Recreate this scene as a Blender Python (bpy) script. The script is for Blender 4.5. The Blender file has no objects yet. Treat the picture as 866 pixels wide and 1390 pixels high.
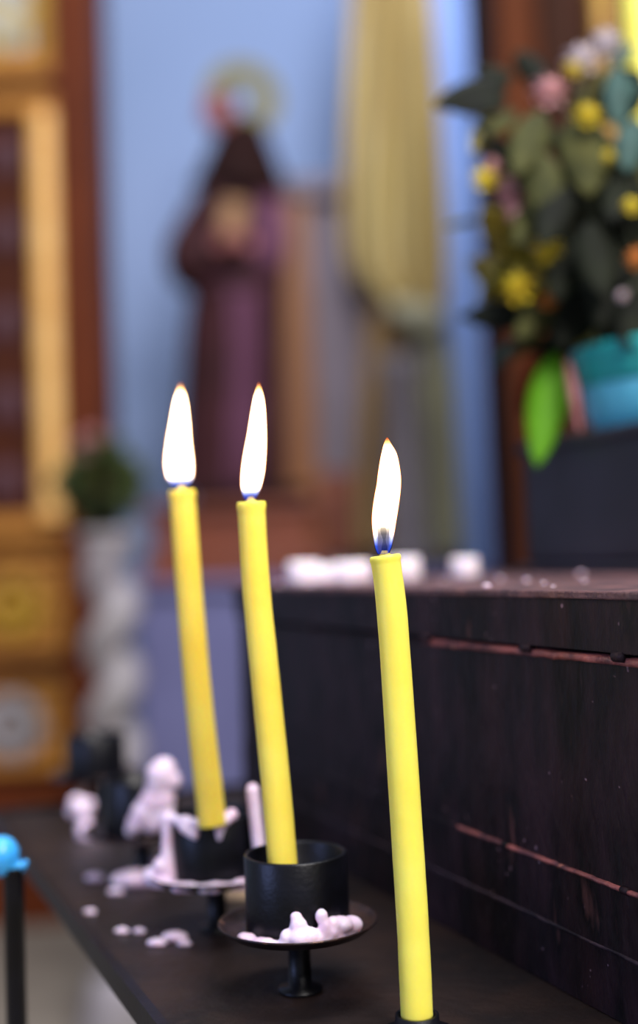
import bpy, bmesh, math, random
from mathutils import Vector, Matrix, noise
random.seed(7)
PI = math.pi
scene = bpy.context.scene
col = scene.collection

# ---------------------------------------------------------------- camera
W, H, F = 866, 1390, 1700.0
CX, CY = 433.0, 650.0
TILT, ROLL = math.radians(3.635), math.radians(-2.2)
CAMZ = 1.115
R = Matrix.Rotation(PI/2 + TILT, 3, 'X') @ Matrix.Rotation(ROLL, 3, 'Z')
cam_d = bpy.data.cameras.new('camera'); cam = bpy.data.objects.new('camera', cam_d); col.objects.link(cam)
cam.location = (0, 0, CAMZ); cam.rotation_euler = R.to_euler()
cam_d.sensor_fit = 'VERTICAL'; cam_d.sensor_height = 36.0; cam_d.sensor_width = 24.0
cam_d.lens = 36.0*F/H
cam_d.shift_y = -(695.0-CY)/H
cam_d.clip_start = 0.02; cam_d.clip_end = 60
cam_d.dof.use_dof = True; cam_d.dof.focus_distance = 0.44
cam_d.dof.aperture_fstop = 2.9
scene.camera = cam
CAM = Vector((0, 0, CAMZ))

def ray(px, py):
    return R @ Vector(((px-CX)/F, -(py-CY)/F, -1.0))
def at(px, py, Y):
    d = ray(px, py); return CAM + d*(Y/d.y)
def on_z(px, py, z):
    d = ray(px, py); return CAM + d*((z-CAMZ)/d.z)
UX, UY = -0.379, 0.925
def L(u, v, z):            # the metal box's own frame: u along its long side, v across it
    return Vector((0.107 + UX*u + UY*v, 0.42 + UY*u - UX*v, z))

# ---------------------------------------------------------------- materials
def lin(c):
    return tuple(((x/255)/12.92 if x/255 <= .04045 else ((x/255+.055)/1.055)**2.4) for x in c) + (1,)
MATS = {}
def mat(name, c1, c2=None, scale=8, rough=.6, metal=0, bump=0, sss=0, bscale=None, stretch=(1,1,1), spec=.5,
        detail=4, trans=0, sheen=0, c3=None, lo=.35, hi=.65, coat=0, sssr=(1,.6,.3), sss_scale=.004, specks=None):
    if name in MATS: return MATS[name]
    m = bpy.data.materials.new(name); m.use_nodes = True
    nt = m.node_tree; b = nt.nodes['Principled BSDF']
    b.inputs['Base Color'].default_value = lin(c1)
    b.inputs['Roughness'].default_value = rough; b.inputs['Metallic'].default_value = metal
    b.inputs['Specular IOR Level'].default_value = spec
    b.inputs['Coat Weight'].default_value = coat
    b.inputs['Transmission Weight'].default_value = trans
    if sss:
        b.inputs['Subsurface Weight'].default_value = sss
        b.inputs['Subsurface Radius'].default_value = sssr
        b.inputs['Subsurface Scale'].default_value = sss_scale
    tc = nt.nodes.new('ShaderNodeTexCoord'); mp = nt.nodes.new('ShaderNodeMapping')
    mp.inputs['Scale'].default_value = stretch
    nt.links.new(tc.outputs['Object'], mp.inputs['Vector'])
    if c2:
        n = nt.nodes.new('ShaderNodeTexNoise'); n.inputs['Scale'].default_value = scale; n.inputs['Detail'].default_value = detail
        r = nt.nodes.new('ShaderNodeValToRGB')
        r.color_ramp.elements[0].position = lo; r.color_ramp.elements[0].color = lin(c1)
        r.color_ramp.elements[1].position = hi; r.color_ramp.elements[1].color = lin(c2)
        if c3:
            e = r.color_ramp.elements.new(min(1, hi+.12)); e.color = lin(c3)
        nt.links.new(mp.outputs[0], n.inputs['Vector']); nt.links.new(n.outputs['Fac'], r.inputs['Fac'])
        nt.links.new(r.outputs['Color'], b.inputs['Base Color'])
        if specks:
            v = nt.nodes.new('ShaderNodeTexNoise'); v.inputs['Scale'].default_value = 260; v.inputs['Detail'].default_value = 1
            sr = nt.nodes.new('ShaderNodeValToRGB'); sr.color_ramp.elements[0].position = .74; sr.color_ramp.elements[1].position = .79
            mx = nt.nodes.new('ShaderNodeMix'); mx.data_type = 'RGBA'; mx.inputs[7].default_value = lin(specks)
            nt.links.new(tc.outputs['Object'], v.inputs['Vector']); nt.links.new(v.outputs['Fac'], sr.inputs['Fac'])
            nt.links.new(sr.outputs['Color'], mx.inputs[0]); nt.links.new(r.outputs['Color'], mx.inputs[6])
            nt.links.new(mx.outputs[2], b.inputs['Base Color'])
    if bump:
        n2 = nt.nodes.new('ShaderNodeTexNoise'); n2.inputs['Scale'].default_value = bscale or scale*3
        n2.inputs['Detail'].default_value = 5
        bp = nt.nodes.new('ShaderNodeBump'); bp.inputs['Strength'].default_value = bump; bp.inputs['Distance'].default_value = .002
        nt.links.new(mp.outputs[0], n2.inputs['Vector']); nt.links.new(n2.outputs['Fac'], bp.inputs['Height'])
        nt.links.new(bp.outputs[0], b.inputs['Normal'])
    MATS[name] = m
    return m

def flame_mat(name, hollow):
    m = bpy.data.materials.new(name); m.use_nodes = True; nt = m.node_tree; nt.nodes.clear()
    out = nt.nodes.new('ShaderNodeOutputMaterial')
    tc = nt.nodes.new('ShaderNodeTexCoord'); sp = nt.nodes.new('ShaderNodeSeparateXYZ')
    nt.links.new(tc.outputs['Generated'], sp.inputs[0])
    lw = nt.nodes.new('ShaderNodeLayerWeight'); lw.inputs['Blend'].default_value = .5
    cr = nt.nodes.new('ShaderNodeValToRGB'); nt.links.new(sp.outputs['Z'], cr.inputs['Fac'])
    e = cr.color_ramp.elements
    k = 1.0 if hollow else .55
    e[0].position = 0; e[0].color = (.02, .05, .8, 1)
    e[1].position = .07*k; e[1].color = (.05, .14, 1, 1)
    for p, c in ((.13*k, (.45, .5, .95, 1)), (.20*k, (1, .80, .62, 1)), (.30, (1, .80, .52, 1)), (.86, (1, .74, .42, 1)), (.95, (1, .50, .16, 1)), (1, (1, .16, .03, 1))):
        x = e.new(p); x.color = c
    sr = nt.nodes.new('ShaderNodeValToRGB'); nt.links.new(sp.outputs['Z'], sr.inputs['Fac'])
    s = sr.color_ramp.elements
    s[0].position = 0; s[0].color = (.03,)*3+(1,)
    s[1].position = .07*k; s[1].color = (.05,)*3+(1,)
    for p, v in ((.14*k, .14), (.24*k, .8), (.34, 1), (.86, 1), (.95, .2), (1, .04)):
        x = s.new(p); x.color = (v, v, v, 1)
    # thin warm rim where the sheet of flame is seen edge on
    edge = nt.nodes.new('ShaderNodeValToRGB'); nt.links.new(lw.outputs['Facing'], edge.inputs['Fac'])
    g = edge.color_ramp.elements
    g[0].position = .45; g[0].color = (1, 1, 1, 1); g[1].position = .93; g[1].color = (.07, .018, .004, 1)
    x = g.new(.75); x.color = (.22, .10, .035, 1)
    mx = nt.nodes.new('ShaderNodeMix'); mx.data_type = 'RGBA'; mx.blend_type = 'MULTIPLY'; mx.inputs[0].default_value = 1
    nt.links.new(cr.outputs['Color'], mx.inputs[6]); nt.links.new(edge.outputs['Color'], mx.inputs[7])
    mul = nt.nodes.new('ShaderNodeMath'); mul.operation = 'MULTIPLY'; mul.inputs[1].default_value = 18
    nt.links.new(sr.outputs['Color'], mul.inputs[0])
    em = nt.nodes.new('ShaderNodeEmission'); nt.links.new(mx.outputs[2], em.inputs['Color']); nt.links.new(mul.outputs[0], em.inputs['Strength'])
    tr = nt.nodes.new('ShaderNodeBsdfTransparent')
    ar = nt.nodes.new('ShaderNodeValToRGB'); nt.links.new(sp.outputs['Z'], ar.inputs['Fac'])
    a = ar.color_ramp.elements
    pts = ((0,.3),(.10,.10),(.17,.03),(.22,.06),(.28,.5),(.34,1),(.94,1),(1,.25)) if hollow else ((0,.3),(.05,.45),(.12,.9),(.16,1),(.94,1),(1,.25))
    a[0].position = 0; a[0].color = (pts[0][1],)*3+(1,); a[1].position = 1; a[1].color = (pts[-1][1],)*3+(1,)
    for p, v in pts[1:-1]:
        x = a.new(p); x.color = (v, v, v, 1)
    # seen edge on, the luminous skin of the flame is thicker
    fr = nt.nodes.new('ShaderNodeMapRange'); fr.inputs[1].default_value = .12; fr.inputs[2].default_value = .45; fr.inputs[3].default_value = 0; fr.inputs[4].default_value = .85
    nt.links.new(lw.outputs['Facing'], fr.inputs[0])
    mxx = nt.nodes.new('ShaderNodeMath'); mxx.operation = 'MAXIMUM'
    nt.links.new(ar.outputs['Color'], mxx.inputs[0])
    if hollow: nt.links.new(fr.outputs[0], mxx.inputs[1])
    else: mxx.inputs[1].default_value = 0
    ms = nt.nodes.new('ShaderNodeMixShader')
    nt.links.new(mxx.outputs[0], ms.inputs[0]); nt.links.new(tr.outputs[0], ms.inputs[1]); nt.links.new(em.outputs[0], ms.inputs[2])
    nt.links.new(ms.outputs[0], out.inputs['Surface'])
    return m

# ---------------------------------------------------------------- mesh helpers
def build(name, bm, m, parent=None, smooth=True, label=None, cat=None, group=None, kind=None, loc=None):
    bmesh.ops.recalc_face_normals(bm, faces=bm.faces)
    me = bpy.data.meshes.new(name)
    if loc is not None:
        bmesh.ops.translate(bm, verts=bm.verts, vec=-Vector(loc))
    bm.to_mesh(me); bm.free()
    o = bpy.data.objects.new(name, me); col.objects.link(o)
    if loc is not None: o.location = loc
    me.materials.append(m)
    if smooth:
        for p in me.polygons: p.use_smooth = True
    if parent:
        o.parent = parent
        P = Vector((0,0,0)); q = parent
        while q: P += Vector(q.location); q = q.parent
        # parts are authored in world space
        if loc is None:
            for v in me.vertices: v.co -= P
        else: o.location = Vector(loc) - P
    tag(o, label, cat, group, kind)
    return o
def tag(o, label=None, cat=None, group=None, kind=None):
    if label: o['label'] = label
    if cat: o['category'] = cat
    if group: o['group'] = group
    if kind: o['kind'] = kind
def empty(name, loc, label, cat, group=None):
    o = bpy.data.objects.new(name, None); col.objects.link(o); o.location = loc; o.empty_display_size = .02
    tag(o, label, cat, group); return o
def bevel(o, w, seg=2):
    m = o.modifiers.new('bevel', 'BEVEL'); m.width = w; m.segments = seg; m.limit_method = 'ANGLE'; return o
def subsurf(o, n=1):
    m = o.modifiers.new('sub', 'SUBSURF'); m.levels = n; m.render_levels = n; return o
def box(bm, a, b):
    xs, ys, zs = zip(a, b)
    vs = [bm.verts.new((xs[i], ys[j], zs[k])) for i in (0,1) for j in (0,1) for k in (0,1)]
    for f in ((0,1,3,2),(4,6,7,5),(0,4,5,1),(2,3,7,6),(0,2,6,4),(1,5,7,3)):
        bm.faces.new([vs[i] for i in f])
    return vs
def lbox(bm, u0, u1, v0, v1, z0, z1):
    vs = [bm.verts.new(L(u, v, z)) for u in (u0,u1) for v in (v0,v1) for z in (z0,z1)]
    for f in ((0,1,3,2),(4,6,7,5),(0,4,5,1),(2,3,7,6),(0,2,6,4),(1,5,7,3)):
        bm.faces.new([vs[i] for i in f])
def pbox(bm, x0, y0, x1, y1, Y, d):
    """axis aligned box whose face (at depth Y) runs between two points of the picture"""
    ym = (y0+y1)/2; xm = (x0+x1)/2
    a = at(x0, ym, Y).x; b = at(x1, ym, Y).x; t = at(xm, y0, Y).z; u = at(xm, y1, Y).z
    box(bm, (a, Y, u), (b, Y+d, t))
def lathe(bm, prof, c, n=48, close=True, jitter=None):
    rings = []
    for r, z in prof:
        ring = []
        for i in range(n):
            a = 2*PI*i/n
            rr = r*(jitter(a, z) if jitter else 1)
            ring.append(bm.verts.new((c[0]+rr*math.cos(a), c[1]+rr*math.sin(a), c[2]+z)))
        rings.append(ring)
    for A, B in zip(rings, rings[1:]):
        for i in range(n):
            bm.faces.new((A[i], A[(i+1)%n], B[(i+1)%n], B[i]))
    if close:
        bm.faces.new(rings[0]); bm.faces.new(rings[-1])
def sweep(bm, pts, rad, n=20, cap=True, wob=None, flat=None):
    pts = [Vector(p) for p in pts]; rings = []
    ref = Vector((0,1,0))
    for k, p in enumerate(pts):
        t = (pts[min(k+1, len(pts)-1)] - pts[max(k-1, 0)]).normalized()
        a = t.cross(ref)
        if a.length < 1e-3: a = t.cross(Vector((1,0,0)))
        a.normalize(); b = t.cross(a).normalized()
        r = rad[k] if hasattr(rad, '__len__') else rad
        rx, ry = r if hasattr(r, '__len__') else (r, r)
        ring = []
        for i in range(n):
            an = 2*PI*i/n
            w = wob(an, k/(len(pts)-1)) if wob else 1
            ring.append(bm.verts.new(p + a*rx*w*math.cos(an) + b*ry*w*math.sin(an)))
        rings.append(ring)
    for A, B in zip(rings, rings[1:]):
        for i in range(n):
            bm.faces.new((A[i], A[(i+1)%n], B[(i+1)%n], B[i]))
    if cap:
        bm.faces.new(rings[0]); bm.faces.new(rings[-1])
def resample(pts, m):
    """Catmull-Rom through a list of tuples"""
    out = []; n = len(pts)-1
    for j in range(m+1):
        t = j/m*n; i = min(int(t), n-1); f = t-i
        p0, p1, p2, p3 = pts[max(i-1,0)], pts[i], pts[i+1], pts[min(i+2,n)]
        out.append(tuple(.5*((2*b)+(-a+c)*f+(2*a-5*b+4*c-d)*f*f+(-a+3*b-3*c+d)*f**3) for a,b,c,d in zip(p0,p1,p2,p3)))
    return out
def ball(bm, c, r, seg=16, sc=(1,1,1)):
    res = bmesh.ops.create_uvsphere(bm, u_segments=seg, v_segments=seg*3//4, radius=r)
    bmesh.ops.scale(bm, verts=res['verts'], vec=sc)
    bmesh.ops.translate(bm, verts=res['verts'], vec=Vector(c))
    return res['verts']
def blob(name, balls, m, parent=None, vox=.0009, **kw):
    """lumps melted into one body"""
    bm = bmesh.new()
    for b in balls:
        c, r = b[0], b[1]; sc = b[2] if len(b) > 2 else (1,1,1)
        ball(bm, c, r, 14, sc)
    o = build(name, bm, m, parent, **kw)
    rm = o.modifiers.new('melt', 'REMESH'); rm.mode = 'VOXEL'; rm.voxel_size = vox; rm.use_smooth_shade = True
    sm = o.modifiers.new('soft', 'SMOOTH'); sm.factor = .6; sm.iterations = 6
    return o
def grid_sheet(bm, rows):
    V = [[bm.verts.new(p) for p in r] for r in rows]
    for A, B in zip(V, V[1:]):
        for i in range(len(A)-1):
            bm.faces.new((A[i], A[i+1], B[i+1], B[i]))
def solid(o, t):
    m = o.modifiers.new('thick', 'SOLIDIFY'); m.thickness = t; m.offset = 0; return o

# ---------------------------------------------------------------- palette
M_wax = mat('beeswax', (255, 240, 108), (255, 232, 92), 30, .42, sss=.6, spec=.35, bump=.1, bscale=160, sssr=(1,.8,.3), sss_scale=.006)
M_wax2 = mat('golden_beeswax', (255, 230, 100), (255, 220, 82), 30, .42, sss=.6, spec=.3, bump=.1, bscale=160, sssr=(1,.7,.25), sss_scale=.006)
M_wax3 = mat('amber_beeswax', (255, 224, 98), (255, 214, 80), 30, .45, sss=.6, spec=.25, bump=.1, bscale=160, sssr=(1,.6,.2), sss_scale=.006)
M_drip = mat('spilled_wax', (236, 218, 236), (220, 190, 214), 90, .4, sss=.35, bump=.25, bscale=220)
M_stub = mat('white_wax', (250, 240, 246), (244, 226, 236), 60, .4, sss=.4)
M_black = mat('black_iron', (14, 15, 24), (7, 7, 10), 60, .36, bump=.10, bscale=500, spec=.28)
M_plate = mat('worn_iron', (66, 46, 42), (34, 28, 32), 120, .36, metal=.5, bump=.15, bscale=300, c3=(120, 84, 66))
M_tray = mat('tray_iron', (40, 28, 24), (22, 18, 19), 25, .45, bump=.5, bscale=120, c3=(76, 54, 44), spec=.3)
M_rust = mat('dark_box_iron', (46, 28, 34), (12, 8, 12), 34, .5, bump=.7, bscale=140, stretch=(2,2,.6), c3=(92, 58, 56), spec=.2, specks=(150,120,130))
M_litlip = mat('lit_lip_iron', (176, 100, 92), (80, 48, 56), 70, .4, metal=.1, bump=.6, bscale=260, c3=(226, 144, 120))  # pink candlelight on the lip is part of this colour
M_seam = mat('dull_seam_iron', (66, 50, 58), (30, 24, 30), 60, .5, bump=.5, bscale=260, spec=.2)
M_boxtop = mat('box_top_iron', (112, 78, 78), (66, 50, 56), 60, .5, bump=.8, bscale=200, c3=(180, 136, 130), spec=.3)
M_wick = mat('charred_wick', (12, 9, 10), rough=.9)
M_flame = flame_mat('flame_full', False); M_flame_h = flame_mat('flame_hollow', True)
M_wall = mat('blue_plaster', (150, 170, 212), (140, 162, 204), .9, .8, bump=.2, bscale=30)
M_trimw = mat('pale_blue_pillar', (150, 184, 255), (142, 176, 250), 1.5, .7)
M_floor = mat('stone_floor', (150, 140, 126), (128, 118, 106), 3, .6, bump=.1)
M_wood = mat('varnished_red_wood', (104, 46, 16), (84, 34, 10), 3, .6, spec=.15, stretch=(6,6,.7), c3=(134, 70, 26))
M_cab = mat('brown_cabinet_wood', (92, 44, 14), (66, 30, 10), 3, .7, stretch=(6,6,.7), c3=(110, 56, 20), spec=.1)
M_cabd = mat('dark_cabinet_wood', (58, 28, 14), (42, 20, 10), 3, .7, stretch=(6,6,.7), spec=.1)
M_wood2 = mat('dark_panel_wood', (80, 36, 16), (60, 24, 10), 3, .6, spec=.15, stretch=(6,6,.7))
M_gold = mat('gilding', (196, 132, 52), (170, 108, 36), 8, .45, metal=.15, c3=(222, 160, 84))
M_goldpale = mat('bright_gilding', (255, 200, 118), (240, 176, 90), 6, .4, c3=(255, 222, 160))
M_goldy = mat('yellow_gilding', (188, 146, 30), (150, 104, 24), 14, .5, metal=.1, c3=(214, 180, 80))
M_orn = mat('gilt_carving', (190, 130, 40), (128, 76, 22), 22, .5, metal=.1, c3=(220, 184, 110), bump=.5)
M_paint = mat('painted_panel', (150, 158, 168), (176, 150, 70), 12, .6, c3=(206, 206, 200), lo=.4, hi=.6)
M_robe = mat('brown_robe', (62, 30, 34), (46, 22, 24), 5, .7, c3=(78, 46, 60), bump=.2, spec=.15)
M_robel = mat('lit_mauve_robe', (104, 64, 88), (80, 46, 60), 5, .7, spec=.15)  # robe with its highlight in the colour; the rope belt shares it
M_hood = mat('dark_brown_robe', (44, 22, 20), (32, 16, 15), 5, .8, spec=.1)
M_skin = mat('painted_skin', (160, 92, 92), (142, 78, 78), 20, .5)
M_hair = mat('painted_hair', (70, 40, 34), rough=.7)
M_halo = mat('halo_gilding', (128, 120, 72), (110, 104, 62), 20, .6, spec=.2)
M_book = mat('gilt_cover', (152, 108, 60), (132, 88, 44), 10, .5)
M_ped = mat('orange_wood', (128, 58, 22), (104, 42, 16), 4, .5, stretch=(1,1,4))
M_grey = mat('grey_blue_cloth', (106, 106, 148), (96, 96, 136), 3, .8)
M_greyp = mat('grey_mauve_panel', (124, 112, 124), (110, 98, 104), 3, .7)
M_ochre = mat('ochre_wood', (146, 88, 26), (124, 70, 24), 4, .5, stretch=(4,4,.6))
M_curt = mat('gold_satin', (196, 176, 116), (176, 150, 98), 3, .5, stretch=(6,6,.4), c3=(206, 190, 140))
M_curt2 = mat('pale_satin', (176, 172, 140), (160, 156, 130), 3, .5)
M_colw = mat('white_plaster', (160, 152, 158), (142, 136, 134), 6, .6)
M_colg = mat('grey_stone', (108, 100, 104), (94, 86, 92), 4, .7)
M_leafd = mat('dark_leaf', (28, 32, 20), (16, 18, 13), 40, .7, c3=(46, 52, 32), spec=.1)
M_leafo = mat('olive_leaf', (82, 82, 44), (52, 55, 30), 50, .7, c3=(112, 108, 64), spec=.1)
M_leaft = mat('teal_leaf', (50, 84, 78), (36, 60, 54), 50, .6, c3=(100, 130, 126), spec=.2)
M_leafg = mat('bright_green_leaf', (90, 148, 16), (72, 126, 14), 30, .6, spec=.15)
M_leafy = mat('yellow_olive_leaf', (138, 124, 24), (104, 92, 20), 50, .5)
M_leafr = mat('rust_leaf', (124, 44, 16), (96, 30, 12), 40, .6, spec=.15)
M_py = mat('yellow_petal', (216, 196, 30), (196, 168, 26), 60, .5)
M_pp = mat('pink_petal', (214, 166, 164), (196, 138, 140), 60, .5)
M_pdull = mat('dull_pink_petal', (150, 92, 100), (120, 60, 60), 60, .6)
M_pw = mat('white_petal', (206, 196, 200), (186, 170, 176), 60, .5)
M_po = mat('orange_petal', (214, 140, 50), (196, 116, 40), 60, .5)
M_stem = mat('green_stem', (54, 60, 34), (44, 44, 28), 60, .6)
M_pot = mat('turquoise_glaze', (24, 164, 158), (16, 146, 142), 14, .35, c3=(40, 180, 178), spec=.5)
M_potl = mat('light_turquoise_glaze', (96, 198, 222), (82, 184, 210), 14, .35)
M_stand = mat('matt_black_iron', (38, 36, 48), (28, 26, 36), 20, .55, bump=.2)
M_bush = mat('bush_leaf', (70, 84, 26), (34, 42, 22), 22, .6, c3=(96, 104, 50))
M_bluewax = mat('blue_wax', (70, 176, 240), (58, 160, 232), 60, .25, sss=.4, sssr=(.3,.6,1))
M_card = mat('cream_card', (206, 176, 142), rough=.7)
M_candle_pale = mat('pale_yellow_wax', (255, 244, 110), (255, 236, 96), 30, .4, sss=.4, sssr=(1,.8,.3))

TRAY = .95
BOXTOP = CAMZ - .0151

# ---------------------------------------------------------------- setting
bm = bmesh.new(); box(bm, (-4.5, -1.5, -.1), (5, 5.2, 0))
build('floor', bm, M_floor, smooth=False, kind='structure')
bm = bmesh.new(); box(bm, (-4.5, 4.8, 0), (5, 5.0, 5))
build('wall_back', bm, M_wall, smooth=False, kind='structure')
bm = bmesh.new()
a = at(600, 400, 4.5).x; b = at(700, 400, 4.5).x
box(bm, (a, 4.45, 0), (b, 4.8, 5))
box(bm, (a-.05, 4.40, 0), (b+.05, 4.8, .25))
bevel(build('pillar', bm, M_trimw, smooth=False, kind='structure'), .02)

# ---------------------------------------------------------------- altarpiece on the left
def altarpiece():
    Y = 4.2
    root = empty('carved_altarpiece', (at(40, 700, Y).x, Y, 0), 'tall red-brown wooden altarpiece with gilded frames, left of the statue', 'altarpiece')
    xl = at(-260, 600, Y).x; xr = at(150, 600, Y).x; xi = at(92, 600, Y).x
    bm = bmesh.new(); box(bm, (xl, Y, 0), (xi, Y+.12, 4.0))
    bevel(build('back_panel', bm, M_wood2, root, smooth=False), .01)
    bm = bmesh.new(); box(bm, (xi, Y-.10, 0), (xr, Y+.15, 4.0)); box(bm, (xi-.02, Y-.14, 0), (xr+.0, Y+.16, .25)); 
    box(bm, (xi+.02, Y-.112, .4), (xr-.02, Y-.098, 3.8))
    bevel(build('pilaster', bm, M_wood, root, smooth=False), .008)
    def frame(x0, y0, x1, y1, w, m, d=.05, wr=None, wt=None, name='gilded_frame'):
        bm = bmesh.new(); wr = wr or w; wt = wt or w
        pbox(bm, x0, y0, x1, y0+wt, Y-d, d); pbox(bm, x0, y1-w, x1, y1, Y-d, d)
        pbox(bm, x0, y0+wt, x0+w, y1-w, Y-d, d); pbox(bm, x1-wr, y0+wt, x1, y1-w, Y-d, d)
        return bevel(build(name, bm, m, root, smooth=False), .012, 3)
    # upper painted panel
    f = frame(-130, -90, 86, 104, 26, M_gold, wr=20)
    f2 = frame(-108, -72, 66, 84, 16, M_goldy, d=.04, wr=26, name='inner_frame')
    bm = bmesh.new(); pbox(bm, -92, -56, 40, 68, Y-.012, .01); build('painted_panel', bm, M_paint, root, smooth=False)
    # dark ledge between the panels
    bm = bmesh.new(); pbox(bm, -200, 110, 92, 122, Y-.07, .07); bevel(build('ledge', bm, M_wood2, root, smooth=False), .006)
    # tall panel
    frame(-150, 128, 88, 732, 30, M_gold, wr=12, wt=26)
    bm = bmesh.new()
    c = [at(66, y, Y-.055) for y in (152, 200, 300, 420, 560, 660, 706)]
    c = [Vector((c[3].x, p.y, p.z)) for p in c]
    sweep(bm, resample([tuple(p) for p in c], 40), [(.048,.04)]*41, 20, wob=lambda a, t: 1+.05*math.sin(t*70))
    subsurf(build('gilded_colonnette', bm, M_goldpale, root))
    for yy in (205, 310, 430, 540, 648):
        bm = bmesh.new()
        ball(bm, at(8, yy, Y-.01), .05, 12, (1.3, .3, 1))
        for s in (-1, 1): ball(bm, at(8+s*16, yy+18, Y-.01), .03, 10, (1, .4, 1.5))
        build('carved_boss', bm, mat('purple_carving', (84, 46, 56), (66, 32, 34), 20, .7), root)
    # two carved panels under it
    for (y0, y1) in ((752, 892), (922, 1052)):
        frame(-150, y0, 88, y1, 15, M_gold, d=.045)
        bm = bmesh.new(); pbox(bm, -134, y0+14, 74, y1-14, Y-.015, .015)
        p = build('carved_panel', bm, M_orn, root, smooth=False)
        bm = bmesh.new()
        ym = (y0+y1)/2
        for k in range(10):
            a = k/10*2*PI
            ball(bm, at(14+34*math.cos(a), ym+34*math.sin(a), Y-.02), .035, 10, (1, .5, 1))
        ball(bm, at(14, ym, Y-.02), .045, 12, (1, .6, 1))
        build('rosette', bm, M_goldy if y0 < 800 else M_colw, p)
    bm = bmesh.new(); pbox(bm, -200, 896, 92, 918, Y-.06, .06); bevel(build('ledge', bm, M_wood2, root, smooth=False), .006)
    bm = bmesh.new(); box(bm, (xl, Y-.16, 0), (xi+.01, Y, at(40, 1062, Y).z)); box(bm, (xl, Y-.2, 0), (xi+.02, Y, .12))
    bevel(build('plinth', bm, M_wood, root, smooth=False), .012)
altarpiece()

# ---------------------------------------------------------------- altar table, pedestal, screen, statue
Ya = 3.55
bm = bmesh.new()
xl = at(186, 900, Ya).x; xr = at(700, 900, Ya).x; zt = at(300, 786, Ya).z
box(bm, (xl, Ya, 0), (xr, Ya+.6, zt-.03)); 
rows = []
root = empty('altar_table', ((xl+xr)/2, Ya+.4, 0), 'long altar covered with plain grey-blue cloth, under the statue', 'altar')
bevel(build('cloth_body', bm, M_grey, root, smooth=False), .02)
bm = bmesh.new(); box(bm, (xl-.03, Ya-.03, zt-.03), (xr+.03, Ya+.62, zt)); bevel(build('top_slab', bm, M_grey, root, smooth=False), .008)

bm = bmesh.new()
x0 = at(196, 730, 3.62).x; x1 = at(440, 730, 3.62).x; zp = at(310, 684, 3.7).z
def moulded(bm, x0, x1, y0, y1, steps):
    for (z0, z1, g) in steps: box(bm, (x0-g, y0-g, z0), (x1+g, y1+g, z1))
hp = zp-zt
moulded(bm, x0+.03, x1-.03, 3.64, 4.1, [(zt+.0, zt+.25*hp, .03), (zt+.25*hp, zt+.32*hp, .015), (zt+.32*hp, zt+.8*hp, 0), (zt+.8*hp, zt+.88*hp, .015), (zt+.88*hp, zp, .03)])
bevel(build('statue_pedestal', bm, M_ped, smooth=False, label='low orange-brown wooden pedestal with moulded edges, right under the monk statue', cat='pedestal'), .006)

def screen():
    Y = 4.3
    root = empty('wooden_screen', (at(425, 500, Y).x, Y, 0), 'wooden screen with an ochre stile and grey panel, behind the statue', 'screen')
    zb = 0; zt_ = at(425, 254, Y).z
    def st(name, a, b, m, d, z0=0, z1=None):
        bm = bmesh.new(); box(bm, (at(a, 450, Y).x, Y-d, z0), (at(b, 450, Y).x, Y+.03, z1 or zt_))
        bevel(build(name, bm, m, root, smooth=False), .008)
    st('stile', 372, 424, M_ochre, .05); st('stile', 560, 600, M_ochre, .05)
    st('panel', 424, 560, M_greyp, .01); st('top_rail', 366, 606, M_greyp, .07, zt_-.05, zt_+.02)
    st('lower_rail', 424, 560, M_ped, .03, at(470, 640, Y).z-.3, at(470, 640, Y).z)
screen()

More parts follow.
